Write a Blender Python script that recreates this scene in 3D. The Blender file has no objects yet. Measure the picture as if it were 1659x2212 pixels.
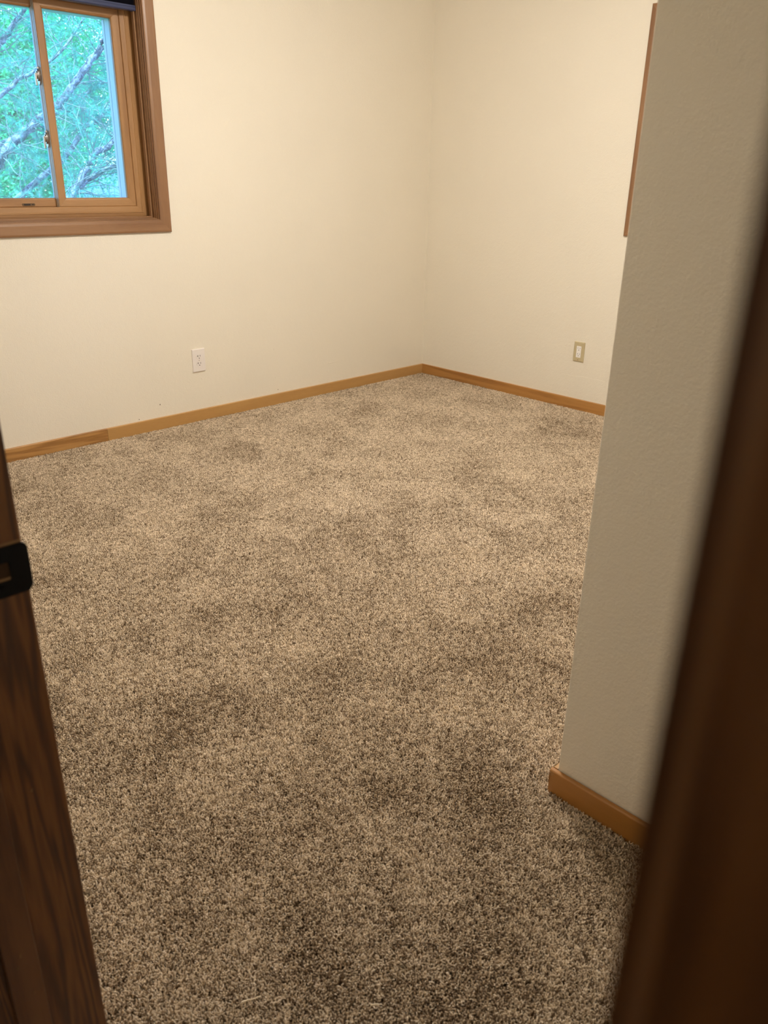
import bpy, bmesh, math, random
import numpy as np
from mathutils import Vector, Matrix, Euler

SC = bpy.context.scene
COL = SC.collection
random.seed(7)
rng = np.random.default_rng(11)

# ------------------------------------------------------------------ camera
W, H, FPX = 1659, 2212, 1717.64
CAM = Vector((-4.150, -3.8112, 1.290))
right = Vector((0.71376281, -0.70017733, 0.01715701))
up = Vector((0.26193454, 0.28957547, 0.92061737))
fwd = Vector((0.64956366, 0.65260842, -0.39008883))
cd = bpy.data.cameras.new('camera')
cam = bpy.data.objects.new('camera', cd); COL.objects.link(cam)
m = Matrix((right, up, -fwd)).transposed().to_4x4(); m.translation = CAM
cam.matrix_world = m
cd.sensor_fit = 'VERTICAL'
cd.lens = 6.86
cd.sensor_height = 6.86 * H / FPX
cd.clip_start = 0.01
cd.dof.use_dof = True
cd.dof.focus_distance = 3.0
cd.dof.aperture_fstop = 1.5
SC.camera = cam

# ------------------------------------------------------------------ world, sun, exposure
world = bpy.data.worlds.new('sky'); SC.world = world; world.use_nodes = True
wn = world.node_tree; wn.nodes.clear()
wo = wn.nodes.new('ShaderNodeOutputWorld'); bg = wn.nodes.new('ShaderNodeBackground')
sky = wn.nodes.new('ShaderNodeTexSky')
sky.sky_type = 'NISHITA'; sky.sun_disc = False
sky.sun_elevation = math.radians(50); sky.sun_rotation = math.radians(60)
tint = wn.nodes.new('ShaderNodeMix'); tint.data_type = 'RGBA'; tint.blend_type = 'MULTIPLY'
tint.inputs[0].default_value = 1.0
tint.inputs[7].default_value = (0.62, 0.80, 1.2, 1)      # white balance set for the lamp, sky reads blue
wn.links.new(sky.outputs[0], tint.inputs[6]); wn.links.new(tint.outputs[2], bg.inputs[0])
bg.inputs[1].default_value = 1.0
wn.links.new(bg.outputs[0], wo.inputs[0])

sd = bpy.data.lights.new('sun', 'SUN'); sd.energy = 14.0; sd.angle = math.radians(1.0); sd.color = (0.50, 0.95, 1.0)
sun = bpy.data.objects.new('sun', sd); COL.objects.link(sun)
sun.rotation_euler = Vector((0.62, 0.30, -0.85)).to_track_quat('-Z', 'Y').to_euler()

LAMP_POWER = 184.0
LAMP_COLOR = (1.0, 0.955, 0.885)
HALL_FILL_POWER = 12.0
LX, LY = -2.0, -1.90
vs = SC.view_settings
vs.view_transform = 'Standard'; vs.look = 'None'; vs.gamma = 1.0; vs.use_curve_mapping = False
vs.exposure = 0.0
SC.cycles.max_bounces = 10
SC.cycles.diffuse_bounces = 5
SC.cycles.use_adaptive_sampling = True
SC.cycles.adaptive_threshold = 0.03
SC.cycles.transparent_max_bounces = 12
SC.cycles.use_denoising = True

# ------------------------------------------------------------------ helpers
class MB:
    def __init__(s): s.v = []; s.f = []
    def box(s, x0, x1, y0, y1, z0, z1):
        b = len(s.v)
        s.v += [(x0,y0,z0),(x1,y0,z0),(x1,y1,z0),(x0,y1,z0),(x0,y0,z1),(x1,y0,z1),(x1,y1,z1),(x0,y1,z1)]
        s.f += [(b,b+3,b+2,b+1),(b+4,b+5,b+6,b+7),(b,b+1,b+5,b+4),(b+1,b+2,b+6,b+5),(b+2,b+3,b+7,b+6),(b+3,b,b+4,b+7)]
        return s
    def extrude(s, poly, a, b_, fn):
        """closed 2-D polygon swept from a to b; fn(p, q, t) -> xyz"""
        b = len(s.v); n = len(poly)
        for t in (a, b_):
            for p in poly: s.v.append(fn(p[0], p[1], t))
        for i in range(n):
            j = (i+1) % n
            s.f.append((b+i, b+j, b+n+j, b+n+i))
        s.f.append(tuple(b+i for i in reversed(range(n)))); s.f.append(tuple(b+n+i for i in range(n)))
        return s
    def tube(s, pts, rad, n=7, caps=True, jit=0.0):
        b = len(s.v); P = [Vector(p) for p in pts]
        R = rad if hasattr(rad, '__len__') else [rad]*len(P)
        for i, p in enumerate(P):
            d = (P[min(i+1, len(P)-1)] - P[max(i-1, 0)]).normalized()
            a = d.cross(Vector((0,0,1)) if abs(d.z) < .9 else Vector((1,0,0))).normalized(); c = d.cross(a)
            for k in range(n):
                t = 2*math.pi*k/n
                r = R[i]*(1 + (random.uniform(-jit, jit) if jit else 0))
                s.v.append(tuple(p + a*(r*math.cos(t)) + c*(r*math.sin(t))))
        for i in range(len(P)-1):
            for k in range(n):
                k2 = (k+1) % n
                s.f.append((b+i*n+k, b+i*n+k2, b+(i+1)*n+k2, b+(i+1)*n+k))
        if caps:
            s.f.append(tuple(b+k for k in reversed(range(n)))); s.f.append(tuple(b+(len(P)-1)*n+k for k in range(n)))
        return s
    def build(s, name, mat, parent=None, loc=(0,0,0), smooth=False, bevel=0.0, seg=2):
        me = bpy.data.meshes.new(name)
        l = Vector(loc)
        me.from_pydata([tuple(Vector(v)-l) for v in s.v], [], s.f)
        bm = bmesh.new(); bm.from_mesh(me); bmesh.ops.recalc_face_normals(bm, faces=bm.faces); bm.to_mesh(me); bm.free()
        me.materials.append(mat)
        if smooth:
            for p in me.polygons: p.use_smooth = True
        o = bpy.data.objects.new(name, me); COL.objects.link(o); o.location = l
        if parent is not None: o.parent = parent
        if bevel:
            md = o.modifiers.new('bevel', 'BEVEL'); md.width = bevel; md.segments = seg; md.limit_method = 'ANGLE'; md.angle_limit = math.radians(35)
        return o

def tag(o, label=None, cat=None, group=None, kind=None):
    if label: o['label'] = label
    if cat: o['category'] = cat
    if group: o['group'] = group
    if kind: o['kind'] = kind
    return o
def empty(name, loc=(0,0,0), rz=0.0):
    o = bpy.data.objects.new(name, None); COL.objects.link(o); o.location = loc; o.rotation_euler = (0,0,rz)
    o.empty_display_size = .05
    return o

# ------------------------------------------------------------------ materials
def new_mat(name):
    mt = bpy.data.materials.new(name); mt.use_nodes = True
    nt = mt.node_tree; b = nt.nodes['Principled BSDF']
    return mt, nt, b
def N(nt, t, **k):
    n = nt.nodes.new(t)
    for a, v in k.items(): setattr(n, a, v)
    return n
def plain(name, col, rough=.5, metal=0.0, spec=.5):
    mt, nt, b = new_mat(name)
    b.inputs['Base Color'].default_value = (*col, 1); b.inputs['Roughness'].default_value = rough
    b.inputs['Metallic'].default_value = metal; b.inputs['Specular IOR Level'].default_value = spec
    return mt
def ramp(nt, stops):
    r = N(nt, 'ShaderNodeValToRGB'); e = r.color_ramp.elements
    while len(e) < len(stops): e.new(.5)
    for i, (p, c) in enumerate(stops): e[i].position = p; e[i].color = (*c, 1)
    return r
def paint(name, col, bump=.32, scale=170.0):
    mt, nt, b = new_mat(name)
    tc = N(nt, 'ShaderNodeTexCoord')
    n1 = N(nt, 'ShaderNodeTexNoise'); n1.inputs['Scale'].default_value = scale; n1.inputs['Detail'].default_value = 2
    n2 = N(nt, 'ShaderNodeTexNoise'); n2.inputs['Scale'].default_value = 45; n2.inputs['Detail'].default_value = 3
    nt.links.new(tc.outputs['Object'], n1.inputs[0]); nt.links.new(tc.outputs['Object'], n2.inputs[0])
    ad = N(nt, 'ShaderNodeMath', operation='ADD'); nt.links.new(n1.outputs[0], ad.inputs[0]); nt.links.new(n2.outputs[0], ad.inputs[1])
    bp = N(nt, 'ShaderNodeBump'); bp.inputs['Strength'].default_value = bump; bp.inputs['Distance'].default_value = .004
    nt.links.new(ad.outputs[0], bp.inputs['Height']); nt.links.new(bp.outputs[0], b.inputs['Normal'])
    n3 = N(nt, 'ShaderNodeTexNoise'); n3.inputs['Scale'].default_value = 2.2
    nt.links.new(tc.outputs['Object'], n3.inputs[0])
    r = ramp(nt, [(.3, tuple(c*.975 for c in col)), (.7, col)])
    nt.links.new(n3.outputs[0], r.inputs[0]); nt.links.new(r.outputs[0], b.inputs['Base Color'])
    b.inputs['Roughness'].default_value = .62; b.inputs['Specular IOR Level'].default_value = .3
    return mt
def wood(name, dark, mid, light, axis='z', freq=26.0, rough=.38, coat=.25, cath=1.0, bump=.12, fine=1.0):
    """grain runs along axis"""
    mt, nt, b = new_mat(name)
    tc = N(nt, 'ShaderNodeTexCoord'); mp = N(nt, 'ShaderNodeMapping')
    al = {'x': 0, 'y': 1, 'z': 2}[axis]
    s = [1.0, 1.0, 1.0]; s[al] = .07
    mp.inputs['Scale'].default_value = s
    nt.links.new(tc.outputs['Object'], mp.inputs[0])
    big = N(nt, 'ShaderNodeTexNoise'); big.inputs['Scale'].default_value = 9*cath; big.inputs['Detail'].default_value = 2
    big.inputs['Distortion'].default_value = .4
    nt.links.new(mp.outputs[0], big.inputs[0])
    mul = N(nt, 'ShaderNodeMath', operation='MULTIPLY'); mul.inputs[1].default_value = freq
    nt.links.new(big.outputs[0], mul.inputs[0])
    sn = N(nt, 'ShaderNodeMath', operation='SINE'); nt.links.new(mul.outputs[0], sn.inputs[0])
    fi = N(nt, 'ShaderNodeTexNoise'); fi.inputs['Scale'].default_value = 260; fi.inputs['Detail'].default_value = 3
    nt.links.new(mp.outputs[0], fi.inputs[0])
    mr = N(nt, 'ShaderNodeMapRange'); mr.inputs[1].default_value = -1; mr.inputs[2].default_value = 1
    mr.inputs[3].default_value = .25; mr.inputs[4].default_value = .75
    nt.links.new(sn.outputs[0], mr.inputs[0])
    mx = N(nt, 'ShaderNodeMix'); mx.data_type = 'FLOAT'; mx.inputs[0].default_value = .35*fine
    nt.links.new(mr.outputs[0], mx.inputs[2]); nt.links.new(fi.outputs[0], mx.inputs[3])
    r = ramp(nt, [(.25, dark), (.5, mid), (.78, light)])
    nt.links.new(mx.outputs[0], r.inputs[0]); nt.links.new(r.outputs[0], b.inputs['Base Color'])
    bp = N(nt, 'ShaderNodeBump'); bp.inputs['Strength'].default_value = bump; bp.inputs['Distance'].default_value = .001
    nt.links.new(mx.outputs[0], bp.inputs['Height']); nt.links.new(bp.outputs[0], b.inputs['Normal'])
    b.inputs['Roughness'].default_value = rough; b.inputs['Coat Weight'].default_value = coat; b.inputs['Coat Roughness'].default_value = .3
    return mt

M_WALL = paint('cream_paint', (.85, .785, .665))
M_WALL_LOW = M_WALL
M_CEIL = paint('ceiling_paint', (.90, .88, .84), .5, 90)
M_CASE_H = wood('casing_wood_h', (.185,.085,.035), (.25,.122,.052), (.31,.16,.072), 'x', 18)
M_CASE_V = wood('casing_wood_v', (.185,.085,.035), (.25,.122,.052), (.31,.16,.072), 'z', 18)
M_SASH_H = wood('sash_wood_h', (.27,.125,.042), (.36,.18,.065), (.44,.24,.10), 'x', 16)
M_SASH_V = wood('sash_wood_v', (.27,.125,.042), (.36,.18,.065), (.44,.24,.10), 'z', 16)
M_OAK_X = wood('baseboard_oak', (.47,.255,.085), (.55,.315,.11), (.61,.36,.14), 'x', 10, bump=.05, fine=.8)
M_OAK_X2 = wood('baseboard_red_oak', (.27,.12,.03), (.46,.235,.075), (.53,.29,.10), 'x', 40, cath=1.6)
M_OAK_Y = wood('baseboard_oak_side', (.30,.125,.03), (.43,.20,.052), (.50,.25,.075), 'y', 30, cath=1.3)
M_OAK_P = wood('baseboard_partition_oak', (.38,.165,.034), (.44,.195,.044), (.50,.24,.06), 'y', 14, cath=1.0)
M_JAMB = wood('dark_stained_jamb', (.065,.018,.003), (.175,.058,.010), (.33,.125,.026), 'z', 48, rough=.33, coat=.5, cath=2.6)
M_STOP = wood('dark_stained_stop', (.13,.045,.014), (.21,.080,.024), (.27,.11,.035), 'z', 22, rough=.33, coat=.5, cath=1.2)
M_VINYL = plain('pale_vinyl', (.62,.66,.68), .35)
M_NAVY = plain('navy_fabric', (.030,.032,.065), .75)
M_NAVY_R = plain('navy_rail', (.035,.045,.11), .3)
M_HEAD = plain('dark_header', (.05,.032,.022), .6)
M_NICKEL = plain('brushed_nickel', (.55,.50,.46), .28, 1.0)
M_BLACK = plain('black_metal', (.008,.009,.012), .45, .6)
M_SLOT = plain('socket_dark', (.03,.018,.012), .7)
M_OUTW = plain('white_plastic', (.84,.78,.74), .35)
M_ALMOND = plain('almond_plastic', (.56,.47,.29), .35)
M_INSERT = plain('white_insert', (.92,.89,.86), .3)
M_BRASS = plain('handle_bronze', (.16,.10,.055), .45, .7)
M_PALEWOOD = plain('pale_splinter', (.86,.72,.52), .7)
M_WORN = plain('worn_oak', (.44,.235,.085), .6)
M_MORTISE = plain('bare_wood', (.42,.25,.12), .7)
M_HOLE = plain('dark_hole', (.085,.045,.022), .9)
M_BASE = plain('carpet_backing', (.12,.08,.045), .95)

def glass_mat():
    mt, nt, b = new_mat('window_glass')
    nt.nodes.remove(b); out = nt.nodes['Material Output']
    tr = N(nt, 'ShaderNodeBsdfTransparent'); tr.inputs[0].default_value = (.86,.97,.98,1)
    gl = N(nt, 'ShaderNodeBsdfGlossy'); gl.inputs['Roughness'].default_value = .02
    tl = N(nt, 'ShaderNodeBsdfTranslucent'); tl.inputs[0].default_value = (.8,.9,.95,1)
    fr = N(nt, 'ShaderNodeFresnel'); fr.inputs[0].default_value = 1.45
    m1 = N(nt, 'ShaderNodeMixShader'); m1.inputs[0].default_value = .05      # film of dust and insect screen
    m2 = N(nt, 'ShaderNodeMixShader')
    nt.links.new(tr.outputs[0], m1.inputs[1]); nt.links.new(tl.outputs[0], m1.inputs[2])
    nt.links.new(fr.outputs[0], m2.inputs[0]); nt.links.new(m1.outputs[0], m2.inputs[1]); nt.links.new(gl.outputs[0], m2.inputs[2])
    nt.links.new(m2.outputs[0], out.inputs[0])
    return mt
M_GLASS = glass_mat()

# ------------------------------------------------------------------ room shell
XE, XEH = -3.904, -4.042          # entry wall: room face, hall face
XP, YP = -2.85, -3.080            # partition: face towards the entry, its free edge
YL, YR = -3.011, -3.767           # door opening
ZC = 2.44
def struct(o): o['kind'] = 'structure'; return o
BASEZ = -.0115
b = MB(); b.box(-5.6, .2, -5.2, .2, -.10, BASEZ); floor = struct(b.build('floor', M_BASE))
b = MB(); b.box(-5.6, .2, -5.2, .2, ZC, ZC+.1); struct(b.build('ceiling', M_CEIL))

OPW, OZ0, OZ1 = .432, 1.066, 2.0305        # window opening half width, sill, head
HO = .018
def wall_open(xc):
    b = MB(); a0, a1 = xc-OPW-HO, xc+OPW+HO
    return b, a0, a1
WXC, WYC = -2.415, -1.952
b = MB(); a0, a1 = WXC-OPW-HO, WXC+OPW+HO
b.box(-4.042, a0, 0, .16, -.05, ZC); b.box(a1, .16, 0, .16, -.05, ZC); b.box(a0, a1, 0, .16, -.05, OZ0-HO); b.box(a0, a1, 0, .16, OZ1+HO, ZC)
wall_left = struct(b.build('wall_left', M_WALL))
b = MB(); a0, a1 = WYC-OPW-HO, WYC+OPW+HO
b.box(0, .16, YP-.12, a0, -.05, ZC); b.box(0, .16, a1, 0, -.05, ZC); b.box(0, .16, a0, a1, -.05, OZ0-HO); b.box(0, .16, a0, a1, OZ1+HO, ZC)
wall_right = struct(b.build('wall_right', M_WALL))
b = MB(); b.box(XP, XP+.12, -4.3, YP, -.05, ZC); b.box(XP+.12, 0, YP-.12, YP, -.05, ZC)
struct(b.build('wall_partition', M_WALL, bevel=.0025, seg=3))
b = MB(); b.box(XEH, XE, YL+.018, 0, -.05, ZC); b.box(XEH, XE, -4.3, YR-.018, -.05, ZC); b.box(XEH, XE, YR-.018, YL+.018, 2.05, ZC)
b.box(XE, XP, -4.3, -4.2, -.05, ZC)
struct(b.build('wall_entry', M_WALL))
b = MB(); b.box(-5.5, -5.4, -5.1, .1, -.05, ZC); b.box(-5.4, XEH, -5.1, -5.0, -.05, ZC); b.box(-5.4, XEH, 0, .1, -.05, ZC); b.box(XEH, XE, -5.1, -4.3, -.05, ZC)
struct(b.build('wall_hall', M_WALL))

# seam in the drywall and nail pops, raised on the wall surface
def ridge(pts, r, name, parent, axis):
    b = MB(); P = []
    for (p, q) in zip(pts[:-1], pts[1:]):
        n = max(2, int((Vector(q)-Vector(p)).length/.02))
        for i in range(n):
            t = i/n; v = Vector(p).lerp(Vector(q), t); v.z += random.uniform(-.0012, .0012); P.append(v)
    P.append(Vector(pts[-1]))
    R = [r*random.uniform(.25, 1.0) for _ in P]; R[0] = R[-1] = r*.1
    b.tube(P, R, 6); return b.build(name, M_WALL, parent, smooth=True)
def A(x, z): return (x, 0.0002, z)

# ------------------------------------------------------------------ windows
def ring(x0, x1, z0, z1, prof, names, matH, matV, parent, sides='BRTL', bevel=0.0, inset=.0002):
    """mitred frame; prof: closed polygon (u inward, d depth) in local coords, d>0 outwards"""
    out = {}
    for sd_ in sides:
        b = MB(); n = len(prof)
        for end in (0, 1):
            for (u, d) in prof:
                if sd_ == 'B': x = (x0+u+inset) if end == 0 else (x1-u-inset); z = z0+u
                if sd_ == 'T': x = (x0+u+inset) if end == 0 else (x1-u-inset); z = z1-u
                if sd_ == 'L': z = (z0+u+inset) if end == 0 else (z1-u-inset); x = x0+u
                if sd_ == 'R': z = (z0+u+inset) if end == 0 else (z1-u-inset); x = x1-u
                b.v.append((x, d, z))
        for i in range(n):
            j = (i+1) % n; b.f.append((i, j, n+j, n+i))
        b.f.append(tuple(range(n))); b.f.append(tuple(range(n, 2*n)))
        out[sd_] = b.build(names, matH if sd_ in 'BT' else matV, parent, bevel=bevel)
    return out

P_CASE = [(-.060, .0), (-.060, -.010), (-.0565, -.0145), (-.050, -.016), (-.014, -.0135), (-.004, -.0115), (0, -.009), (0, 0)]
P_JAMB = [(-.018, .0002), (.003, .0002), (.003, .012), (.001, .012), (.001, .0145), (.006, .0145), (.006, .024), (.004, .024), (.004, .0265), (.008, .0265), (.008, .038),
          (.004, .038), (.004, .048), (.011, .048), (.014, .050), (.014, .068), (.012, .070), (-.012, .070), (-.012, .0968), (-.0125,.0968), (-.0125,.097), (-.018, .097)]
P_FRAME = [(-.018, .0972), (.028, .0972), (.030, .0955), (.036, .0955), (.037, .0975), (.0575, .099), (.060, .101), (.060, .156), (-.018, .156)]
P_OUT = [(-.018, .1562), (.097, .1562), (.097, .175), (.093, .175), (.093, .180), (.097, .180), (.097, .200), (.088, .206), (-.018, .206)]
P_SASH = [(.0, .1285), (.0, .105), (.003, .103), (.030, .1045), (.036, .107), (.0395, .112), (.0395, .1285)]
P_SASH2 = [(.0, .1555), (.0, .132), (.003, .130), (.031, .1315), (.036, .134), (.0385, .138), (.0385, .1555)]
def make_window(name, loc, rz):
    root = struct(empty(name, loc, rz))
    z0, z1 = OZ0-loc[2], OZ1-loc[2]
    w = OPW
    ring(-w, w, z0, z1, P_CASE, 'casing', M_CASE_H, M_CASE_V, root)
    ring(-w, w, z0, z1, P_JAMB, 'jamb', M_CASE_H, M_CASE_V, root)
    ring(-w, w, z0, z1, P_FRAME, 'frame_rail', M_SASH_H, M_SASH_V, root)
    ring(-w, w, z0, z1, P_OUT, 'exterior_frame', M_VINYL, M_VINYL, root)
    # fixed sash on the right, nearer the room
    s = empty('fixed_sash', (0, 0, 0)); s.parent = root
    sx0, sx1 = -.022, w-.060
    ring(sx0, sx1, z0+.060, z1-.060, P_SASH, 'sash_rail', M_SASH_H, M_SASH_V, s)
    g = MB(); g.box(sx0+.036, sx1-.036, .118, .1195, z0+.096, z1-.096); g.build('glass_pane', M_GLASS, s)
    # vinyl liner between fixed sash and exterior frame
    l = MB(); l.box(sx1-.037, w-.0605, .129, .156, z0+.0605, z1-.0605); l.box(.024, sx1-.0375, .129, .156, z0+.0605, z0+.0965); l.box(.024, sx1-.0375, .129, .156, z1-.0965, z1-.0605)
    l.build('vinyl_liner', M_VINYL, s)
    # meeting stile side, ribbed vinyl, facing the sliding half
    b = MB(); b.extrude([(-.0222,.106),(-.0222,.113),(-.0210,.114),(-.0210,.119),(-.0222,.120),(-.0222,.130),(-.0208,.131),(-.0208,.137),(-.0222,.138),(-.0222,.149),(-.021,.150),(-.021,.158),(.015,.158),(.015,.129),(-.0215,.129),(-.0215,.1285),(-.0202,.1285),(-.0202,.106)], z0+.0605, z1-.0605, lambda p, q, t: (p, q, t))
    st = b.build('meeting_stile', M_VINYL, s)
    # sliding sash on the left, in the outer track
    s2 = empty('sliding_sash', (0, 0, 0)); s2.parent = root
    lx0, lx1 = -w+.0585, .014
    ring(lx0, lx1, z0+.0603, z1-.0603, [(u, d+.0002) for u, d in P_SASH2], 'sash_rail', M_SASH_H, M_SASH_V, s2, sides='BTL')
    g = MB(); g.box(lx0+.035, lx1, .147, .1485, z0+.096, z1-.096); g.build('glass_pane', M_GLASS, s2)
    # recessed pull in the lower rail
    xh = -2.570-WXC; zh = 1.1365-OZ0+z0
    b = MB(); pl = []
    for k in range(20):
        t = 2*math.pi*k/20; c, sn = math.cos(t), math.sin(t)
        pl.append((xh + (.024*(1 if c > 0 else -1) + .0065*c), zh+.0065*sn))
    b.extrude(pl, .1295, .1330, lambda p, q, t: (p, t, q)); b.build('finger_pull', M_BRASS, s2, bevel=.0008)
    b = MB(); b.box(xh-.022, xh+.008, .1288, .130, zh-.0035, zh+.0035); b.box(xh+.014, xh+.024, .1288, .130, zh-.002, zh+.002); b.build('pull_recess', M_SLOT, s2)
    return root, s
win1, fixed1 = make_window('window_1', (WXC, 0, 1.0), 0)
win2, fixed2 = make_window('window_2', (0, WYC, 1.0), -math.pi/2)

# two cam latches on the meeting stile
def latch(parent, zc):
    root = empty('sash_latch', (-.0222, .136, zc-1.0)); root.parent = parent
    def oval(hd, hz, x0, x1, name, mat, cz=0, cy=0, bev=.0015):
        b = MB(); b.extrude([(hd*math.cos(2*math.pi*k/24)+cy, hz*math.sin(2*math.pi*k/24)+cz) for k in range(24)], x0, x1, lambda p, q, t: (t, p, q))
        return b.build(name, mat, root, smooth=False, bevel=bev)
    # thing > part > sub-part: keep the pieces in one mesh per finish
    b = MB()
    for hd, hz, x0, x1, cz in ((.0165, .037, -.005, 0, 0), (.012, .024, -.010, -.005, .002), (.009, .016, -.014, -.010, .002)):
        b.extrude([(hd*math.cos(2*math.pi*k/24), hz*math.sin(2*math.pi*k/24)+cz) for k in range(24)], x0, x1, lambda p, q, t: (t, p, q))
    b.box(-.020, -.014, -.006, .006, -.040, .010)
    b.box(-.016, -.010, -.004, .004, -.004, .004)
    b.box(-.012, -.004, -.014, -.004, .026, .034)
    o = b.build('sash_latch', M_NICKEL, parent, bevel=.0012)
    o.location = root.location; bpy.data.objects.remove(root)
    return o
for zc in (1.671, 1.4165): latch(fixed1, zc)

# ------------------------------------------------------------------ pleated shade at the window head
sh = tag(empty('pleated_shade', (WXC, .045, 1.963)), 'dark navy pleated shade gathered up at the top of the window', 'window shade')
hw = OPW-.012
b = MB(); b.extrude([(-.016,0),(.016,0),(.018,.004),(.018,.010),(.0165,.011),(.0165,.014),(.018,.015),(.018,.021),(-.018,.021),(-.018,.015),(-.0165,.014),(-.0165,.011),(-.018,.010),(-.018,.004)], -hw, hw, lambda p, q, t: (t, p, q))
b.build('bottom_rail', M_NAVY_R, sh)
z = .0215
for k in range(9):
    b = MB(); h_ = .0038
    b.extrude([(-.019, h_/2), (-.002, h_), (.002, h_), (.019, h_/2), (.002, 0), (-.002, 0)], -hw+.002, hw-.002, lambda p, q, t, z=z: (t, p, q+z))
    b.build('pleat', M_NAVY, sh); z += h_+.0002
b = MB(); b.box(-hw, hw, -.021, .021, z, OZ1-.0145-1.963); b.build('head_rail', M_NAVY_R, sh, bevel=.002)

# ------------------------------------------------------------------ baseboards
BP = [(0, BASEZ), (.0115, BASEZ), (.0115, .0580), (.0105, .0600), (.0085, .061), (0, .061)]
bl = struct(empty('baseboard_left', (-1.95, 0, BASEZ)))
def board(parent, a, c, fn, mat, name='board'):
    b = MB(); b.extrude(BP, a, c, fn); o = b.build(name, mat, None, loc=parent.location); o.parent = parent; o.location = (0,0,0); return o
fl = lambda p, q, t: (t, -p, q)
o = board(bl, XE+.0005, -2.3925, fl, M_OAK_X2); o['label'] = 'darker oak length with strong open grain'
o = board(bl, -2.3915, -.0001, fl, M_OAK_X); o['label'] = 'smooth honey coloured oak length'
br = struct(empty('baseboard_right', (0, -1.5, BASEZ)))
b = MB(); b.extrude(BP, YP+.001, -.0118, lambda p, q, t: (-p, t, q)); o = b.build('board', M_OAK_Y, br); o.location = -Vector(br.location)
bp_ = struct(empty('baseboard_partition', (XP, -3.6, BASEZ)))
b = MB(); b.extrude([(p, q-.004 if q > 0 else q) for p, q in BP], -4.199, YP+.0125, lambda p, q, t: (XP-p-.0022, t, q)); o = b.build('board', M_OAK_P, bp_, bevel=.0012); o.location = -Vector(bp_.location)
b = MB(); b.extrude([(p, q-.004 if q > 0 else q) for p, q in BP], XP+.0, -.012, lambda p, q, t: (t, YP+p+.0005, q)); o = b.build('return_board', M_OAK_X, bp_); o.location = -Vector(bp_.location)
# chipped, worn end of the partition board
b = MB(); b.tube([(XP-.0137, YP+.0110, .050), (XP-.0137, YP+.0122, .036), (XP-.0137, YP+.0122, .020)], [.0016, .0022, .0006], 6, jit=.3)
b.tube([(XP-.0128, YP+.0125, .0545), (XP-.002, YP+.0128, .0565)], [.0012, .0014], 6, jit=.3)
poly_ = [(YP+.0122,.0535),(YP+.0118,.046),(YP+.0105,.0435),(YP+.0085,.0415),(YP+.0055,.0425),(YP+.0040,.0455),(YP+.0015,.0465),(YP+.0005,.0500),(YP+.0020,.0535)]
b.extrude(poly_, XP-.0140, XP-.0130, lambda p, q, t: (t, p, q))
o = b.build('worn_corner', M_WORN, bp_); o.location = -Vector(bp_.location)
be = struct(empty('baseboard_entry', (XE, -1.5, BASEZ)))
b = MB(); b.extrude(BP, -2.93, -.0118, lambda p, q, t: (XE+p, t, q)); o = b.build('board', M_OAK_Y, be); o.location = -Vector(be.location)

# ------------------------------------------------------------------ door frame
df = struct(empty('door_1', (-3.96, -3.389, 0)))
def dbuild(b, name, mat, **k):
    o = b.build(name, mat, df, **k); o.location = -Vector(df.location); return o
XR = -3.888
b = MB(); b.box(XEH+.0, XR, YL, YL+.018, BASEZ, 2.05); o = dbuild(b, 'strike_jamb', M_JAMB, bevel=.0015)
b = MB(); b.box(XEH, XR, YR-.018, YR, BASEZ, 2.05); dbuild(b, 'hinge_jamb', M_JAMB, bevel=.0015)
b = MB(); b.box(XEH, XR, YR, YL, 2.032, 2.05); dbuild(b, 'head_jamb', M_JAMB)
b = MB(); b.box(-3.997, -3.9585, YL-.011, YL, BASEZ, 2.032); dbuild(b, 'door_stop', M_STOP, bevel=.002)
b = MB(); b.box(-3.997, -3.9585, YR, YR+.011, BASEZ, 2.032); dbuild(b, 'door_stop', M_STOP, bevel=.002)
b = MB(); b.box(-3.997, -3.9585, YR+.011, YL-.011, 2.021, 2.032); dbuild(b, 'door_stop', M_STOP, bevel=.002)
CP = [(0, 0), (0, .009), (.004, .012), (.030, .012), (.050, .0145), (.055, .012), (.057, .008), (.057, 0)]
for nm, sgn, y0 in (('casing', -1, YR-.008), ('casing', 1, YL+.008)):
    b = MB(); b.extrude(CP, BASEZ, 2.10, lambda p, q, t, sgn=sgn, y0=y0: (XEH-q, y0+sgn*p, t)); dbuild(b, nm, M_JAMB)
    b = MB(); b.extrude(CP, BASEZ, 2.10, lambda p, q, t, sgn=sgn, y0=y0: (XE+q*.95, y0+sgn*p, t)); dbuild(b, nm, M_JAMB)
b = MB(); b.extrude(CP, YR+.0, YL, lambda p, q, t: (XEH-q, t, 2.042+p)); dbuild(b, 'casing', M_JAMB)
# black strike plate let into the jamb
def rrect(x0, x1, z0, z1, r, n=5, corners=(1,1,1,1)):
    out = []
    for (cx, cz, a0, on) in ((x1-r, z0+r, -90, corners[0]), (x1-r, z1-r, 0, corners[1]), (x0+r, z1-r, 90, corners[2]), (x0+r, z0+r, 180, corners[3])):
        for k in range(n+1):
            t = math.radians(a0+90*k/n); out.append((cx+r*math.cos(t), cz+r*math.sin(t)))
    return out
def plate_with_hole(outer, inner, y0, y1):
    bm = bmesh.new()
    def loop(pts, y): 
        vs_ = [bm.verts.new((p[0], y, p[1])) for p in pts]
        return vs_, [bm.edges.new((vs_[i], vs_[(i+1) % len(vs_)])) for i in range(len(vs_))]
    v1, e1 = loop(outer, y0); v2, e2 = loop(inner, y0)
    bmesh.ops.triangle_fill(bm, edges=e1+e2, use_beauty=True)
    g = bmesh.ops.extrude_face_region(bm, geom=list(bm.faces))
    for v in g['geom']:
        if isinstance(v, bmesh.types.BMVert): v.co.y = y1
    bmesh.ops.recalc_face_normals(bm, faces=bm.faces)
    return bm
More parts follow.
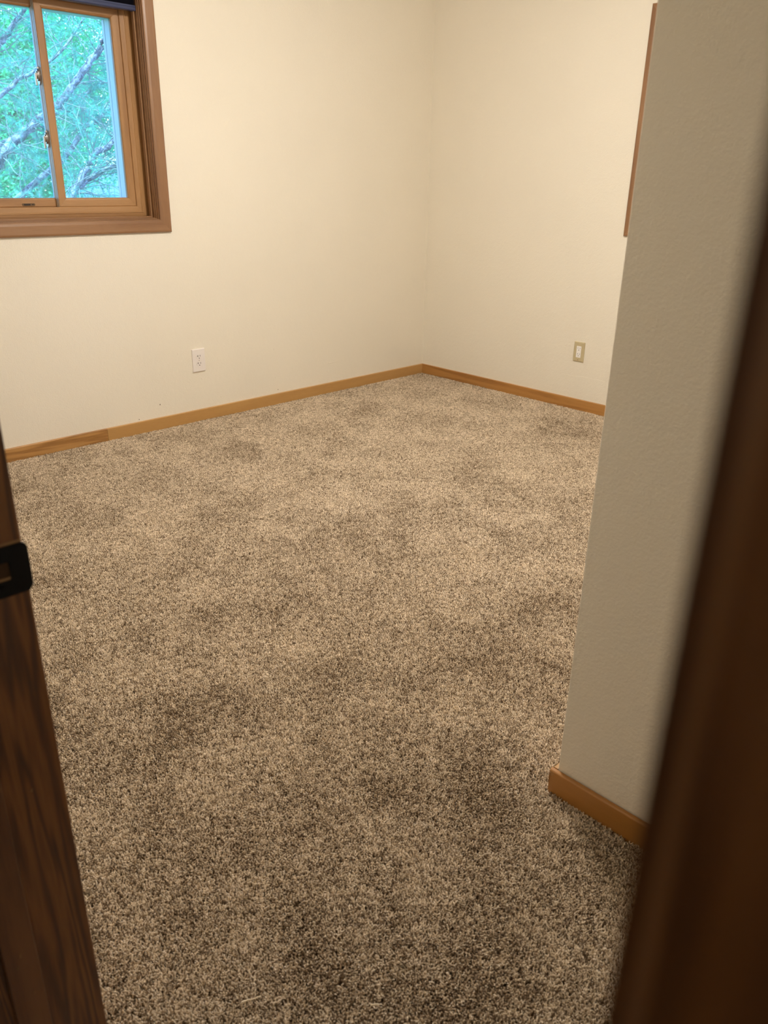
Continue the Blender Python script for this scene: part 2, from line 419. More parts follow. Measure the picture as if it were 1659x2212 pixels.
bm = plate_with_hole(rrect(-3.944, -3.8835, .8735, .9305, .008), rrect(-3.926, -3.905, .8925, .9125, .002), YL+.0005, YL-.0016)
for v in bm.verts:                                    # lip curls away past the jamb edge
    if v.co.x > -3.889: v.co.y += .0012
me = bpy.data.meshes.new('strike_plate'); bm.to_mesh(me); bm.free(); me.materials.append(M_BLACK)
sp = bpy.data.objects.new('strike_plate', me); COL.objects.link(sp); sp.parent = df; sp.location = -Vector(df.location)
sp['label'] = 'black metal strike plate'
b = MB(); b.box(-3.926, -3.905, YL-.0004, YL-.0001, .8925, .9125); o = b.build('latch_hole', M_HOLE, sp)
b = MB(); b.box(-3.926, -3.9055, YL-.0014, YL-.0002, .8925, .8952); b.build('hole_ledge', M_MORTISE, sp)
b = MB(); b.box(-3.9052, -3.9035, YL-.0022, YL-.0014, .8925, .9125); b.build('latch_tongue', M_BLACK, sp)
for zz in (.8830, .9220):
    b = MB(); b.extrude([(-3.9155+.0042*math.cos(t*math.pi/8), zz+.0042*math.sin(t*math.pi/8)) for t in range(16)], YL-.0016, YL-.0026, lambda p, q, t: (p, t, q)); b.build('screw', M_BLACK, sp)
b = MB(); b.box(-3.945, -3.8895, YL-.0012, YL+.0004, .9307, .9335)
for v in range(len(b.v)): b.v[v] = (b.v[v][0], b.v[v][1]+.0008, b.v[v][2])
dbuild(b, 'mortise_edge', M_MORTISE)
# dents in the stained wood
b = MB()
for (x, z, l) in ((-3.978,.40,.006), (-3.984,.385,.004), (-3.972,.33,.005), (-3.926,.62,.004)):
    b.tube([(x, YL-.0005 if x > -3.95 else YL-.0112, z), (x+.001, YL-.0005 if x > -3.95 else YL-.0112, z+l)], [.0009, .0005], 5)
dbuild(b, 'scratches', M_MORTISE)

# ------------------------------------------------------------------ outlets
def frustum(b, x0, x1, z0, z1, d0, d1, bev, f):
    bb = len(b.v)
    for (a, dd) in ((0, d0), (0, d1-.0015), (bev, d1)):
        for (x, z) in ((x0+a, z0+a), (x1-a, z0+a), (x1-a, z1-a), (x0+a, z1-a)): b.v.append(f(x, dd, z))
    for L_ in range(2):
        for i in range(4):
            j = (i+1) % 4; b.f.append((bb+L_*4+i, bb+L_*4+j, bb+L_*4+4+j, bb+L_*4+4+i))
    b.f.append((bb+8, bb+9, bb+10, bb+11)); b.f.append((bb+3, bb+2, bb+1, bb))
def poly(b, pts, d0, d1): b.extrude(pts, d0, d1, lambda p, q, t: (p, -t, q))
def circ(cx, cz, r, n=16): return [(cx+r*math.cos(2*math.pi*k/n), cz+r*math.sin(2*math.pi*k/n)) for k in range(n)]
o1 = tag(empty('wall_outlet', (-1.8195, 0, .3355)), 'white duplex outlet with round-faced sockets low on the window wall', 'outlet')
b = MB(); frustum(b, -.0395, .0395, -.062, .062, 0, .0075, .003, lambda x, d, z: (x, -d, z)); b.build('cover_plate', M_OUTW, o1)
for zc in (.0195, -.0195):
    pts = []
    for k in range(28):
        t = 2*math.pi*k/28; x, z_ = .0172*math.cos(t), .0172*math.sin(t); z_ = max(-.0142, min(.0142, z_)); pts.append((x+.001, z_+zc))
    b = MB(); poly(b, pts, .007, .0088); f_ = b.build('socket_face', M_OUTW, o1)
    b = MB(); b.box(-.0075, -.0050, -.0091, -.0086, zc+.000, zc+.0095); b.box(-.0108, -.0074, -.0091, -.0086, zc+.0035, zc+.006)
    b.box(.0070, .0093, -.0091, -.0086, zc+.0005, zc+.009); poly(b, circ(.0015, zc-.0072, .0026), .0086, .0091); b.build('slots', M_SLOT, f_)
b = MB(); poly(b, circ(.001, 0, .0028), .007, .0083); b.build('screw', M_NICKEL, o1)
o2 = tag(empty('wall_outlet', (0, -1.2625, .343), -math.pi/2), 'almond outlet plate with a white rectangular insert on the right wall', 'outlet')
b = MB(); frustum(b, -.0355, .0355, -.0575, .0575, 0, .0065, .0045, lambda x, d, z: (x, -d, z)); b.build('cover_plate', M_ALMOND, o2)
b = MB(); poly(b, rrect(-.0155, .0155, -.0335, .0335, .0015), .006, .0078); f_ = b.build('socket_face', M_INSERT, o2)
for zc in (.017, -.017):
    b = MB(); b.box(-.0072, -.0052, -.0081, -.0077, zc+.0005, zc+.0085); b.box(.0062, .0080, -.0081, -.0077, zc+.001, zc+.0078)
    poly(b, circ(0, zc-.0065, .0025), .0077, .0081); b.build('slots', M_SLOT, f_)
for zc in (.048, -.048):
    b = MB(); poly(b, circ(0, zc, .0024), .006, .0069); b.build('screw', M_ALMOND if zc > 0 else M_BRASS, o2)

# ------------------------------------------------------------------ bedroom ceiling lamp, plus a hall light added as fill (both out of frame)
def dome_lamp(loc, rad, power, label):
    cl = tag(empty('ceiling_light', loc), label, 'lamp')
    b = MB(); n = 28; k_ = rad/.16
    prof = [(.0, -.11), (.06, -.104), (.11, -.085), (.145, -.055), (.16, -.022), (.16, -.0125)]
    for (r_, z_) in prof: b.v += [(r_*k_*math.cos(2*math.pi*k/n), r_*k_*math.sin(2*math.pi*k/n), z_) for k in range(n)]
    for i in range(len(prof)-1):
        for k in range(n): b.f.append((i*n+k, i*n+(k+1) % n, (i+1)*n+(k+1) % n, (i+1)*n+k))
    ml, nt, pb = new_mat('lit_glass'); nt.nodes.remove(pb); em = N(nt, 'ShaderNodeEmission')
    em.inputs[0].default_value = (*LAMP_COLOR, 1); em.inputs[1].default_value = power
    nt.links.new(em.outputs[0], nt.nodes['Material Output'].inputs[0])
    b.build('glass_dome', ml, cl, smooth=True)
    b = MB(); b.extrude([(.17*k_*math.cos(2*math.pi*k/n), .17*k_*math.sin(2*math.pi*k/n)) for k in range(n)], -.012, 0, lambda p, q, t: (p, q, t)); b.build('rim', M_NICKEL, cl)
dome_lamp((LX, LY, ZC), .16, LAMP_POWER, 'round flush glass ceiling light in the middle of the bedroom ceiling')
dome_lamp((-4.85, -3.2, ZC), .12, HALL_FILL_POWER, 'smaller dome light added unseen in the hall to fill the partition and near carpet')

# ------------------------------------------------------------------ carpet pile
def carpet():
    sp_ = .0060
    xs = np.arange(-4.6, -.012, sp_); ys = np.arange(-4.19, -.012, sp_*.9)
    X, Y = np.meshgrid(xs, ys); X[1::2] += sp_/2
    X = X.ravel() + rng.uniform(-.0025, .0025, X.size); Y = Y.ravel() + rng.uniform(-.0025, .0025, Y.size)
    room = (X > XE+.013) & (X < -.014) & (Y < -.014) & (Y > YP+.014)
    alc = (X > XE+.002) & (X < XP-.0145) & (Y <= YP+.016) & (Y > -4.19)
    door = (X > -4.6) & (X <= XE+.002) & (Y < YL-.002) & (Y > YR+.002)
    near = (X > XR) & (X <= XE+.014) & (Y < -2.95)
    keep = room | alc | door
    keep &= ~((X < XE+.014) & (X > XEH-.02) & ((Y > YL-.003) | (Y < YR+.003)))
    keep &= ~((X > -4.0) & (X < -3.955) & ((Y > YL-.014) | (Y < YR+.014)))
    X, Y = X[keep], Y[keep]; n = X.size
    def field(seed, scale, K=26):
        r = np.random.default_rng(seed); out = np.zeros(n)
        for _ in range(K):
            a = r.uniform(0, 2*np.pi); w = 2*np.pi/scale*r.uniform(.5, 1.7); out += np.cos(w*(X*np.cos(a)+Y*np.sin(a)) + r.uniform(0, 6.28))
        return out/np.sqrt(K/2)
    # the pile leans in patches where it was trodden or brushed
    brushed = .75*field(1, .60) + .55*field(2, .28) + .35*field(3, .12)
    lx = .11*brushed + .05*field(4, .3)
    ly = .11*brushed + .05*field(5, .3)
    lx += rng.normal(0, .16, n); ly += rng.normal(0, .16, n)
    lx = np.clip(lx, -.9, .9); ly = np.clip(ly, -.9, .9)
    spin = rng.uniform(0, 2*np.pi, n)
    # euler XYZ with R = Rz Ry Rx of lean * spin
    cz, sz = np.cos(spin), np.sin(spin)
    cx_, sx_ = np.cos(lx), np.sin(lx); cy_, sy_ = np.cos(ly), np.sin(ly)
    # lean = Ry(lx) * Rx(-ly)
    Rl = np.zeros((n,3,3))
    Ry = np.zeros((n,3,3)); Ry[:,0,0]=cx_; Ry[:,0,2]=sx_; Ry[:,1,1]=1; Ry[:,2,0]=-sx_; Ry[:,2,2]=cx_
    Rx = np.zeros((n,3,3)); Rx[:,0,0]=1; Rx[:,1,1]=cy_; Rx[:,1,2]=sy_; Rx[:,2,1]=-sy_; Rx[:,2,2]=cy_
    Rz = np.zeros((n,3,3)); Rz[:,0,0]=cz; Rz[:,0,1]=-sz; Rz[:,1,0]=sz; Rz[:,1,1]=cz; Rz[:,2,2]=1
    R = Ry@Rx@Rz
    eul = np.stack([np.arctan2(R[:,2,1], R[:,2,2]), np.arcsin(np.clip(-R[:,2,0],-1,1)), np.arctan2(R[:,1,0], R[:,0,0])], 1)
    tone = rng.normal(0, .28, n) + .07*brushed  # brushed term puts the leaning pile's light and dark shading into the yarn colour
    # clump of tufts (first verts/faces of the mesh), then loose points
    V = []; F = []; tufttone = []
    r0 = random.Random(5)
    for k in range(5):
        a = 2*math.pi*k/5 + r0.uniform(-.4, .4); rr = .0025 if k else .0006
        bx, by = rr*math.cos(a), rr*math.sin(a)
        tx, ty = r0.uniform(-.0036, .0036), r0.uniform(-.0036, .0036); hh = r0.uniform(.0075, .0108)
        base = len(V); ns = 5; tw = r0.uniform(0, 3)
        tt = r0.uniform(0, 1)
        for (f, rad) in ((0, .0010), (.5, .00120), (.84, .00130), (1.0, .0007)):
            for q in range(ns):
                t = 2*math.pi*q/ns + tw + f*1.6
                V.append((bx+tx*f*f+rad*math.cos(t), by+ty*f*f+rad*math.sin(t), hh*f)); tufttone.append(tt)
        for i in range(3):
            for q in range(ns):
                F.append((base+i*ns+q, base+i*ns+(q+1) % ns, base+(i+1)*ns+(q+1) % ns, base+(i+1)*ns+q))
        F.append(tuple(base+3*ns+q for q in range(ns)))
    nv = len(V)
    co = np.zeros((nv+n, 3)); co[:nv] = V; co[nv:,0] = X; co[nv:,1] = Y; co[nv:,2] = BASEZ-.0005
    me = bpy.data.meshes.new('carpet_pile')
    me.from_pydata(co.tolist(), [], F)
    def att(name, typ, arr):
        a_ = me.attributes.new(name, typ, 'POINT'); a_.data.foreach_set('vector' if typ == 'FLOAT_VECTOR' else 'value', np.ascontiguousarray(arr, dtype=np.float32).ravel())
    e = np.zeros((nv+n, 3)); e[nv:] = eul; att('rot', 'FLOAT_VECTOR', e)
    s_ = np.ones(nv+n); s_[nv:] = rng.uniform(.85, 1.15, n); att('size', 'FLOAT', s_)
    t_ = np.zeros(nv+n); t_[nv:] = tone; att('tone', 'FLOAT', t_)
    tf = np.zeros(nv+n); tf[:nv] = tufttone; att('tuft', 'FLOAT', tf)
    pt = np.zeros(nv+n); pt[nv:] = 1; att('is_point', 'FLOAT', pt)
    # material
    mt, nt, bb = new_mat('carpet_yarn')
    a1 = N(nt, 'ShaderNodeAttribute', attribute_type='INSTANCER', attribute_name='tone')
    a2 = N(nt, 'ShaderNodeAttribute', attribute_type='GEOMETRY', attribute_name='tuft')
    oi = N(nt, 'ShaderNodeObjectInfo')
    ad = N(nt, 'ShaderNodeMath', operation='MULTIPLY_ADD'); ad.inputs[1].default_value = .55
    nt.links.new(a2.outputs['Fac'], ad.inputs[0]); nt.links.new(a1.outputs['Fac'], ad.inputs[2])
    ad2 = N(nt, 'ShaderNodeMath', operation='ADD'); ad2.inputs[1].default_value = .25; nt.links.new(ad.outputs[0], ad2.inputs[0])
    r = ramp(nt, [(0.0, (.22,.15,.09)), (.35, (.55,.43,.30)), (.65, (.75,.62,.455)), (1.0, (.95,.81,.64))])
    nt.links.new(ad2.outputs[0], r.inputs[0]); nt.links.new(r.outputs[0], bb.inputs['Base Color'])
    bb.inputs['Roughness'].default_value = .85; bb.inputs['Specular IOR Level'].default_value = .15
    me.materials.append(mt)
    o = bpy.data.objects.new('carpet_pile', me); COL.objects.link(o)
    ng = bpy.data.node_groups.new('pile', 'GeometryNodeTree')
    ng.interface.new_socket('Geometry', in_out='INPUT', socket_type='NodeSocketGeometry'); ng.interface.new_socket('Geometry', in_out='OUTPUT', socket_type='NodeSocketGeometry')
    gi = N(ng, 'NodeGroupInput'); go = N(ng, 'NodeGroupOutput')
    na = N(ng, 'GeometryNodeInputNamedAttribute', data_type='FLOAT'); na.inputs[0].default_value = 'is_point'
    cmp_ = N(ng, 'FunctionNodeCompare', data_type='FLOAT', operation='GREATER_THAN'); cmp_.inputs[1].default_value = .5
    ng.links.new(na.outputs[0], cmp_.inputs[0])
    sep = N(ng, 'GeometryNodeSeparateGeometry', domain='POINT')
    ng.links.new(gi.outputs[0], sep.inputs[0]); ng.links.new(cmp_.outputs[0], sep.inputs[1])
    ip = N(ng, 'GeometryNodeInstanceOnPoints')
    nr = N(ng, 'GeometryNodeInputNamedAttribute', data_type='FLOAT_VECTOR'); nr.inputs[0].default_value = 'rot'
    nsz = N(ng, 'GeometryNodeInputNamedAttribute', data_type='FLOAT'); nsz.inputs[0].default_value = 'size'
    e2r = N(ng, 'FunctionNodeEulerToRotation'); ng.links.new(nr.outputs[0], e2r.inputs[0])
    ng.links.new(sep.outputs[0], ip.inputs['Points']); ng.links.new(sep.outputs[1], ip.inputs['Instance'])
    ng.links.new(e2r.outputs[0], ip.inputs['Rotation']); ng.links.new(nsz.outputs[0], ip.inputs['Scale'])
    ng.links.new(ip.outputs[0], go.inputs[0])
    md = o.modifiers.new('pile', 'NODES'); md.node_group = ng
    o.parent = floor; o['kind'] = 'stuff'; o['label'] = 'speckled beige and brown cut pile carpet'
    print('carpet clumps', n)
carpet()

# two pale splinters lying on the carpet near the door
def splinter(name, loc, ang, parts, label):
    b = MB()
    for (p, q, r0, r1) in parts: b.tube([p, ((p[0]+q[0])/2, (p[1]+q[1])/2+.0006, (p[2]+q[2])/2+.0008), q], [r0, (r0+r1)/2*1.1, r1], 5, jit=.15)
    o = b.build(name, M_PALEWOOD); o.location = loc; o.rotation_euler = (0, 0, ang); tag(o, label, 'splinter'); return o
splinter('wood_splinter', (-3.657, -3.015, .0035), 0, [((-.011,.006,0), (.008,-.006,.003), .0022, .0008), ((.004,-.003,.001), (.018,-.011,.005), .001, .0005)],
         'forked pale wood splinter on the carpet near the doorway, the left one')
splinter('wood_splinter', (-3.508, -3.166, .0035), 0, [((-.008,.002,.003), (.004,-.005,0), .0011, .0014), ((.004,-.005,0), (.010,-.010,-.002), .0012, .0004)],
         'short straight pale wood splinter on the carpet, nearer the partition')

# ------------------------------------------------------------------ outdoors, seen through the window
GZ = -2.6
def bark_mat(name, c0, c1, c2):
    mt, nt, b_ = new_mat(name)
    tc = N(nt, 'ShaderNodeTexCoord'); n1 = N(nt, 'ShaderNodeTexNoise'); n1.inputs['Scale'].default_value = 60; n1.inputs['Detail'].default_value = 6; n1.inputs['Roughness'].default_value = .7
    n2 = N(nt, 'ShaderNodeTexNoise'); n2.inputs['Scale'].default_value = 18; n2.inputs['Detail'].default_value = 5
    nt.links.new(tc.outputs['Object'], n1.inputs[0]); nt.links.new(tc.outputs['Object'], n2.inputs[0])
    mu = N(nt, 'ShaderNodeMath', operation='MULTIPLY'); nt.links.new(n1.outputs[0], mu.inputs[0]); nt.links.new(n2.outputs[0], mu.inputs[1])
    r = ramp(nt, [(.17, c0), (.25, c1), (.33, c2)]); nt.links.new(mu.outputs[0], r.inputs[0]); nt.links.new(r.outputs[0], b_.inputs['Base Color'])
    bp = N(nt, 'ShaderNodeBump'); bp.inputs['Strength'].default_value = .8; bp.inputs['Distance'].default_value = .01
    nt.links.new(mu.outputs[0], bp.inputs['Height']); nt.links.new(bp.outputs[0], b_.inputs['Normal'])
    b_.inputs['Roughness'].default_value = .9
    return mt
def leaf_mat(name, c1, c2):
    mt, nt, b_ = new_mat(name); nt.nodes.remove(b_)
    tc = N(nt, 'ShaderNodeTexCoord'); n1 = N(nt, 'ShaderNodeTexNoise'); n1.inputs['Scale'].default_value = 2.5; n1.inputs['Detail'].default_value = 6
    nt.links.new(tc.outputs['Object'], n1.inputs[0])
    r = ramp(nt, [(.35, c1), (.65, c2)]); nt.links.new(n1.outputs[0], r.inputs[0])
    d = N(nt, 'ShaderNodeBsdfDiffuse'); t = N(nt, 'ShaderNodeBsdfTranslucent'); mx = N(nt, 'ShaderNodeMixShader'); mx.inputs[0].default_value = .4
    nt.links.new(r.outputs[0], d.inputs[0]); nt.links.new(r.outputs[0], t.inputs[0])
    nt.links.new(d.outputs[0], mx.inputs[1]); nt.links.new(t.outputs[0], mx.inputs[2]); nt.links.new(mx.outputs[0], nt.nodes['Material Output'].inputs[0])
    return mt
M_BARK = bark_mat('pine_bark', (.07,.06,.08), (.20,.18,.22), (.42,.38,.46))
M_TWIG = plain('dry_twig', (.24,.25,.25), .9)
M_NEEDLE = leaf_mat('pine_needles', (.06,.30,.24), (.20,.62,.48))
M_LEAF = leaf_mat('maple_leaves', (.10,.50,.22), (.24,.80,.42))
M_LEAF2 = leaf_mat('shrub_leaves', (.06,.32,.22), (.16,.58,.38))
M_GRASS = leaf_mat('lawn', (.06,.24,.12), (.10,.34,.18))
M_SIDING = plain('pale_blue_siding', (.40,.50,.66), .7)
M_ROOFN = plain('grey_blue_shingle', (.12,.17,.26), .85)

b = MB(); b.box(-14, 22, .3, 40, GZ-.2, GZ); struct(b.build('ground', M_GRASS))
b = MB(); b.box(-5.6, -4.042, .0, .16, GZ, -.1); b.box(-4.042, .16, .0, .16, GZ, -.1); b.box(0, .16, -5.2, 0, GZ, -.1); struct(b.build('foundation', M_SIDING))

pt = tag(empty('pine_tree', (-1.9, 4.9, GZ)), 'old pine outside the window with bare slanting grey branches and blue green needles', 'tree')
po = Vector(pt.location)
def padd(b, name, mat, **k):
    o = b.build(name, mat, pt, **k); o.location = -po; return o
R2 = random.Random(21)
def wob(pts, n=4, amp=.012):
    out = []
    P = [Vector(p) for p in pts]
    for i in range(len(P)-1):
        for k in range(n):
            t = k/n; out.append(P[i].lerp(P[i+1], t) + Vector((R2.uniform(-amp,amp), R2.uniform(-amp,amp), R2.uniform(-amp,amp))))
    out.append(P[-1]); return out
b = MB(); tp = wob([(-1.9,4.9,GZ), (-1.85,4.88,-.8), (-1.95,4.85,.9), (-1.86,4.9,2.8), (-1.9,4.95,5.2)], 6, .02)
b.tube(tp, [.24-.16*i/(len(tp)-1) for i in range(len(tp))], 12, jit=.06); padd(b, 'trunk', M_BARK, smooth=True)
BR = [([(-1.88,4.9,.75),(-1.40,4.7,1.55),(-1.05,4.64,2.02),(-.818,4.62,2.328),(-.721,4.58,2.456),(-.579,4.54,2.636),(-.25,4.5,3.1),(.3,4.4,3.6)], .034, .014),
      ([(-1.9,4.85,1.1),(-1.45,4.4,1.55),(-1.043,4.22,1.877),(-.881,4.18,2.0),(-.721,4.14,2.105),(-.45,4.1,2.3),(-.1,4.0,2.75)], .026, .008),
      ([(-1.9,4.85,.35),(-1.5,4.4,.9),(-1.147,4.18,1.339),(-1.109,4.14,1.416),(-1.001,4.1,1.528),(-.883,4.06,1.622),(-.785,4.02,1.716),(-.635,3.98,1.82),(-.508,3.94,1.964),(-.353,3.9,2.158),(-.261,3.86,2.27),(-.169,3.82,2.424),(-.116,3.78,2.516),(.2,3.6,3.0)], .048, .022),
      ([(-1.85,4.9,.3),(-.9,5.1,.85),(-.137,5.08,1.395),(-.01,5.04,1.567),(.086,5.0,1.711),(.195,4.96,1.754),(.361,4.92,1.911),(.477,4.88,2.043),(.9,4.7,2.5)], .036, .016),
      ([(-1.9,4.8,-.4),(-1.3,4.1,.25),(-.95,3.75,.80),(-.76,3.66,1.081),(-.601,3.62,1.306),(-.497,3.58,1.449),(-.334,3.54,1.526),(-.262,3.5,1.589),(.1,3.4,2.0)], .040, .018),
      ([(-.775,3.67,1.05),(-.721,3.66,1.12),(-.592,3.62,1.214),(-.439,3.58,1.309),(-.34,3.54,1.331),(-.29,3.5,1.351),(.05,3.35,1.55)], .026, .012),
      ([(-1.9,4.9,2.2),(-1.2,4.3,2.7),(-.3,3.9,3.2),(.6,3.5,3.9)], .04, .015),
      ([(-1.95,4.9,1.5),(-2.8,4.5,2.0),(-3.6,4.2,2.9)], .035, .012),
      ([(-1.9,5.0,.9),(-1.0,5.6,1.3),(.3,6.0,1.9),(1.5,6.0,2.6)], .04, .012)]
tw = MB(); nd = MB()
def needles(p, d, L, n):
    d = d.normalized()
    for _ in range(n):
        t = R2.random(); q = p + d*(L*t)
        v = Vector((R2.gauss(0,1), R2.gauss(0,1), R2.gauss(0,1))).normalized()
        v = (v*.8 + d*.75).normalized(); l = R2.uniform(.04, .085)
        s = v.cross(Vector((R2.gauss(0,1), R2.gauss(0,1), R2.gauss(0,1)))).normalized()*.0016
        k = len(nd.v); nd.v += [tuple(q-s), tuple(q+s), tuple(q+v*l)]; nd.f.append((k, k+1, k+2))
for pts, ra, rb in BR:
    P = wob(pts, 4, .010)
    b = MB(); b.tube(P, [ra+(rb-ra)*i/(len(P)-1) for i in range(len(P))], 9, jit=.14); padd(b, 'branch', M_BARK, smooth=True)
    for i in range(2, len(P)):
        for _ in range(2):
            p = P[i] + Vector((R2.uniform(-.03,.03), 0, R2.uniform(-.03,.03)))
            ax = (P[i]-P[i-1]).normalized()
            d = (ax*R2.uniform(.1,.9) + Vector((R2.gauss(0,.7), R2.gauss(0,.5), R2.gauss(0.05,.6)))).normalized()
            L = R2.uniform(.25, .75); Q = [P[i]]; cur = Vector(P[i])
            for s in range(5):
                d = (d + Vector((R2.gauss(0,.22), R2.gauss(0,.22), R2.gauss(0,.22)))).normalized(); cur = cur + d*(L/5); Q.append(Vector(cur))
                if R2.random() < .6:
                    d2 = (d + Vector((R2.gauss(0,.8), R2.gauss(0,.8), R2.gauss(0,.8)))).normalized(); L2 = R2.uniform(.06,.22)
                    tw.tube([cur, cur+d2*L2*.5+Vector((0,0,R2.uniform(-.01,.02))), cur+d2*L2], [.0028,.002,.001], 3, caps=False)
                    if R2.random() < .55: needles(cur+d2*L2*.3, d2, L2*.8, 34)
            tw.tube(Q, [.0048,.004,.0032,.0026,.002,.0012], 4, caps=False)
            if R2.random() < .6: needles(Q[3], Q[5]-Q[3], L*.45, 50)
# outer sprays hanging between the branches
for _ in range(1000):
    p = Vector((R2.uniform(-2.2, 2.2), R2.uniform(4.2, 6.6), R2.uniform(.2, 3.9)))
    d = Vector((R2.gauss(.4,.6), R2.gauss(-.3,.5), R2.gauss(.1,.5))).normalized(); L = R2.uniform(.2, .45)
    tw.tube([p, p+d*L*.4, p+d*L*.8], [.0022,.0016,.001], 3, caps=False); needles(p, d, L, 130)
tag(padd(tw, 'twigs', M_TWIG), kind='stuff'); tag(padd(nd, 'needles', M_NEEDLE), kind='stuff')

def leafy(name, base, crowns, n, size, mat, label, cat, seed):
    root = tag(empty(name, base), label, cat); r = np.random.default_rng(seed)
    b = MB(); top = Vector(crowns[0][0])
    b.tube(wob([base, ((base[0]+top.x)/2, base[1], (base[2]+top.z)/2-.3), tuple(top)], 4, .03), [.16-.013*i for i in range(9)], 8)
    o = b.build('trunk', M_BARK, root, smooth=True); o.location = -Vector(base)
    V = []; F = []
    for (c, rad) in crowns:
        m_ = n//len(crowns)
        u = r.normal(size=(m_, 3)); u /= np.linalg.norm(u, axis=1)[:, None]
        p = np.array(c) + u*np.array(rad)*(r.uniform(.15, 1, m_)**.45)[:, None]*(1+.12*np.sin(7*u[:, :1]+5*u[:, 1:2]))
        a = r.normal(size=(m_, 3)); a /= np.linalg.norm(a, axis=1)[:, None]; a[:, 2] *= .6
        c2 = np.cross(a, r.normal(size=(m_, 3))); c2 /= np.linalg.norm(c2, axis=1)[:, None]
        s = size*r.uniform(.6, 1.3, m_)[:, None]
        k = len(V)
        q = np.stack([p-a*s, p+c2*s*.55, p+a*s*1.1, p-c2*s*.55], 1).reshape(-1, 3)
        V += q.tolist(); F += [(k+4*i, k+4*i+1, k+4*i+2, k+4*i+3) for i in range(m_)]
    me = bpy.data.meshes.new('foliage'); me.from_pydata(V, [], F); me.materials.append(mat)
    o = bpy.data.objects.new('foliage', me); COL.objects.link(o); o.parent = root; o.location = -Vector(base); o['kind'] = 'stuff'
leafy('leafy_tree', (1.6, 10.5, GZ), [((1.5,10.5,3.5),(2.0,1.5,2.2)), ((.6,10.2,1.6),(1.5,1.3,1.8)), ((1.9,10.3,2.2),(1.35,1.3,1.5))], 96000, .036, M_LEAF, 'bright green broadleaf tree directly behind the pine, seen through the window', 'tree', 3)
leafy('leafy_tree', (6.0, 12.5, GZ), [((6.0,12.5,3.4),(1.9,1.4,1.9)), ((5.5,12.3,4.6),(1.4,1.2,1.4))], 40000, .045, M_LEAF, 'bright green broadleaf tree standing beyond the pale blue house', 'tree', 4)
leafy('leafy_tree', (-4.2, 10.0, GZ), [((-4.2,10.0,2.6),(2.6,1.6,3.0))], 30000, .05, M_LEAF2, 'darker green broadleaf tree at the far left beyond the pine', 'tree', 5)
leafy('shrub', (1.0, 8.0, GZ), [((.2,8.0,-.5),(2.0,.7,1.35)), ((1.7,8.0,-.9),(.9,.7,1.0))], 32000, .028, M_LEAF2, 'dense blue green shrub low behind the pine branches', 'shrub', 6)

nh = tag(empty('neighbour_house', (6.2, 15.5, GZ)), 'pale blue house with a dark blue grey roof low beyond the trees', 'house')
def nadd(b, name, mat): o = b.build(name, mat, nh); o.location = -Vector(nh.location); return o
b = MB(); b.extrude([(4.0,GZ), (8.4,GZ), (8.4,.0), (6.2,1.15), (4.0,.0)], 14.2, 18, lambda p, q, t: (p, t, q)); nadd(b, 'walls', M_SIDING)
for s in (1, -1):
    b = MB(); b.extrude([(6.2,1.16), (6.2,1.28), (6.2-2.55*s,-.05), (6.2-2.5*s,-.14)], 13.9, 18.3, lambda p, q, t: (p, t, q)); nadd(b, 'roof', M_ROOFN)
b = MB(); b.box(5.7, 6.7, 14.14, 14.2, -1.1, .0); nadd(b, 'window', M_ROOFN)

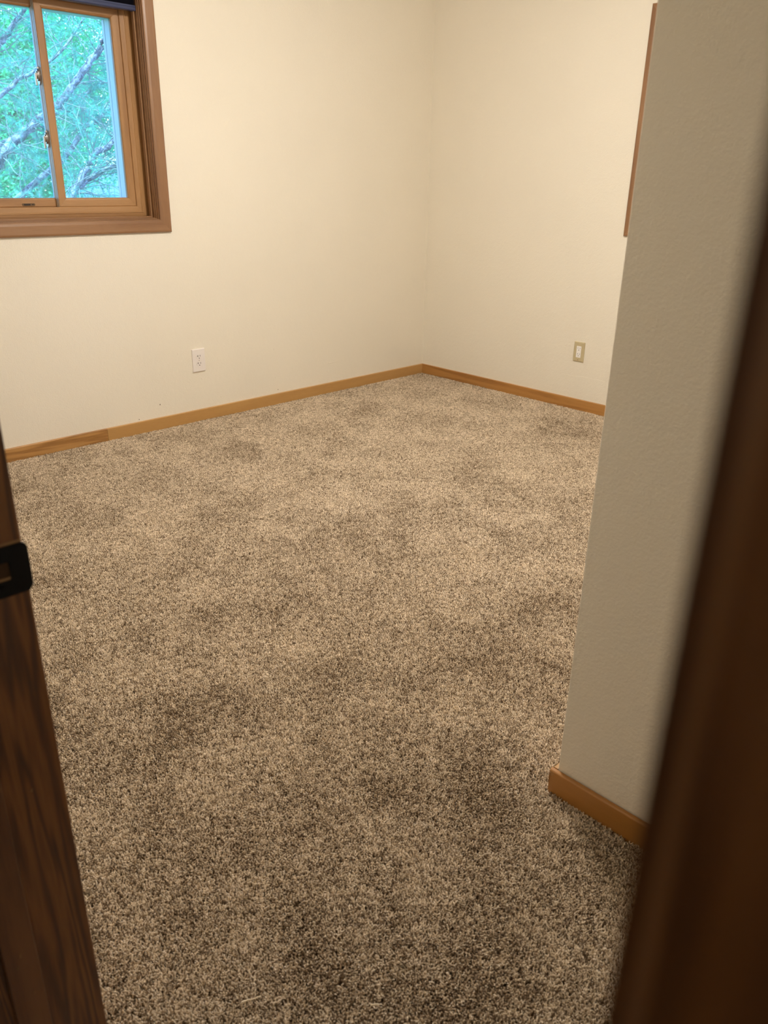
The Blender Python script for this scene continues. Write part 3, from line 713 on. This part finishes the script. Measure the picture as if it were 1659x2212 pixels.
# ------------------------------------------------------------------ drywall seam and nail pops low on the walls
seamA = [(-2.555,.199),(-2.45,.195),(-2.363,.186),(-2.27,.184),(-2.13,.190),(-1.93,.189),(-1.803,.186),(-1.71,.187),(-1.578,.191),
         (-1.413,.190),(-1.315,.188),(-1.162,.188),(-1.003,.186),(-.879,.185),(-.744,.186),(-.634,.186),(-.544,.187)]
sr = random.Random(3)
def seam_part(pts, r, plane):
    b = MB(); P = []
    for p, q in zip(pts[:-1], pts[1:]):
        k = max(2, int(abs(q[0]-p[0])/.012))
        for i in range(k):
            t = i/k; P.append((p[0]+(q[0]-p[0])*t, p[1]+(q[1]-p[1])*t + sr.uniform(-.0009, .0009)))
    P.append(pts[-1]); Q = []; R = []; run = .5
    for i, (a, z) in enumerate(P):
        run = min(1, max(.12, run + sr.uniform(-.25, .25))); R.append(r*run if 0 < i < len(P)-1 else r*.05)
        Q.append((a, -.0001, z) if plane == 'A' else (-.0001, a, z))
    b.tube(Q, R, 6); return b
w = wall_left
seam_part(seamA, .0008, 'A').build('drywall_seam', M_WALL, w, smooth=True)
seam_part([(-1.80,.186),(-1.77,.1865),(-1.71,.188)], .0018, 'A').build('drywall_seam', M_WALL, w, smooth=True)
seam_part([(-1.385,.1905),(-1.35,.190),(-1.312,.188)], .0032, 'A').build('drywall_seam', M_WALL, w, smooth=True)
seam_part([(-.885,.1845),(-.81,.186),(-.742,.1868)], .0030, 'A').build('drywall_seam', M_WALL, w, smooth=True)
seam_part([(-1.156,.193),(-1.25,.194),(-1.31,.200),(-1.415,.199),(-1.458,.196)], .0009, 'B').build('drywall_seam', M_WALL, wall_right, smooth=True)
def pop(x, z, r, h, mat=None, name='nail_pop'):
    b = MB(); n = 12
    for (k, y) in ((1, .0002), (.75, -h*.6), (.35, -h)): b.v += [(x+r*k*math.cos(2*math.pi*i/n)*sr.uniform(.9,1.1), y, z+r*k*math.sin(2*math.pi*i/n)*sr.uniform(.9,1.1)) for i in range(n)]
    for L_ in range(2):
        for i in range(n): b.f.append((L_*n+i, L_*n+(i+1) % n, (L_+1)*n+(i+1) % n, (L_+1)*n+i))
    b.f.append(tuple(2*n+i for i in range(n)))
    b.build(name, mat or M_WALL, w, smooth=True)
for x, z, r in ((-1.941,.386,.005),(-1.302,.330,.006),(-.481,.105,.0075),(-.883,.136,.010),(-1.876,.0655,.004),(-1.297,.160,.005),(-1.805,.230,.006),(-1.687,.108,.005),(-.611,.071,.005)):
    pop(x, z, r, .0013)
for x, z, r in ((-2.075,.130,.0038),(-1.282,.082,.003),(-2.205,.0715,.003)):
    b = MB(); b.extrude([(x+r*.6*math.cos(t*math.pi/5), z+r*math.sin(t*math.pi/5)) for t in range(10)], -.0006, .0002, lambda p, q, t: (p, t, q)); b.build('nail_hole', M_HOLE, w)
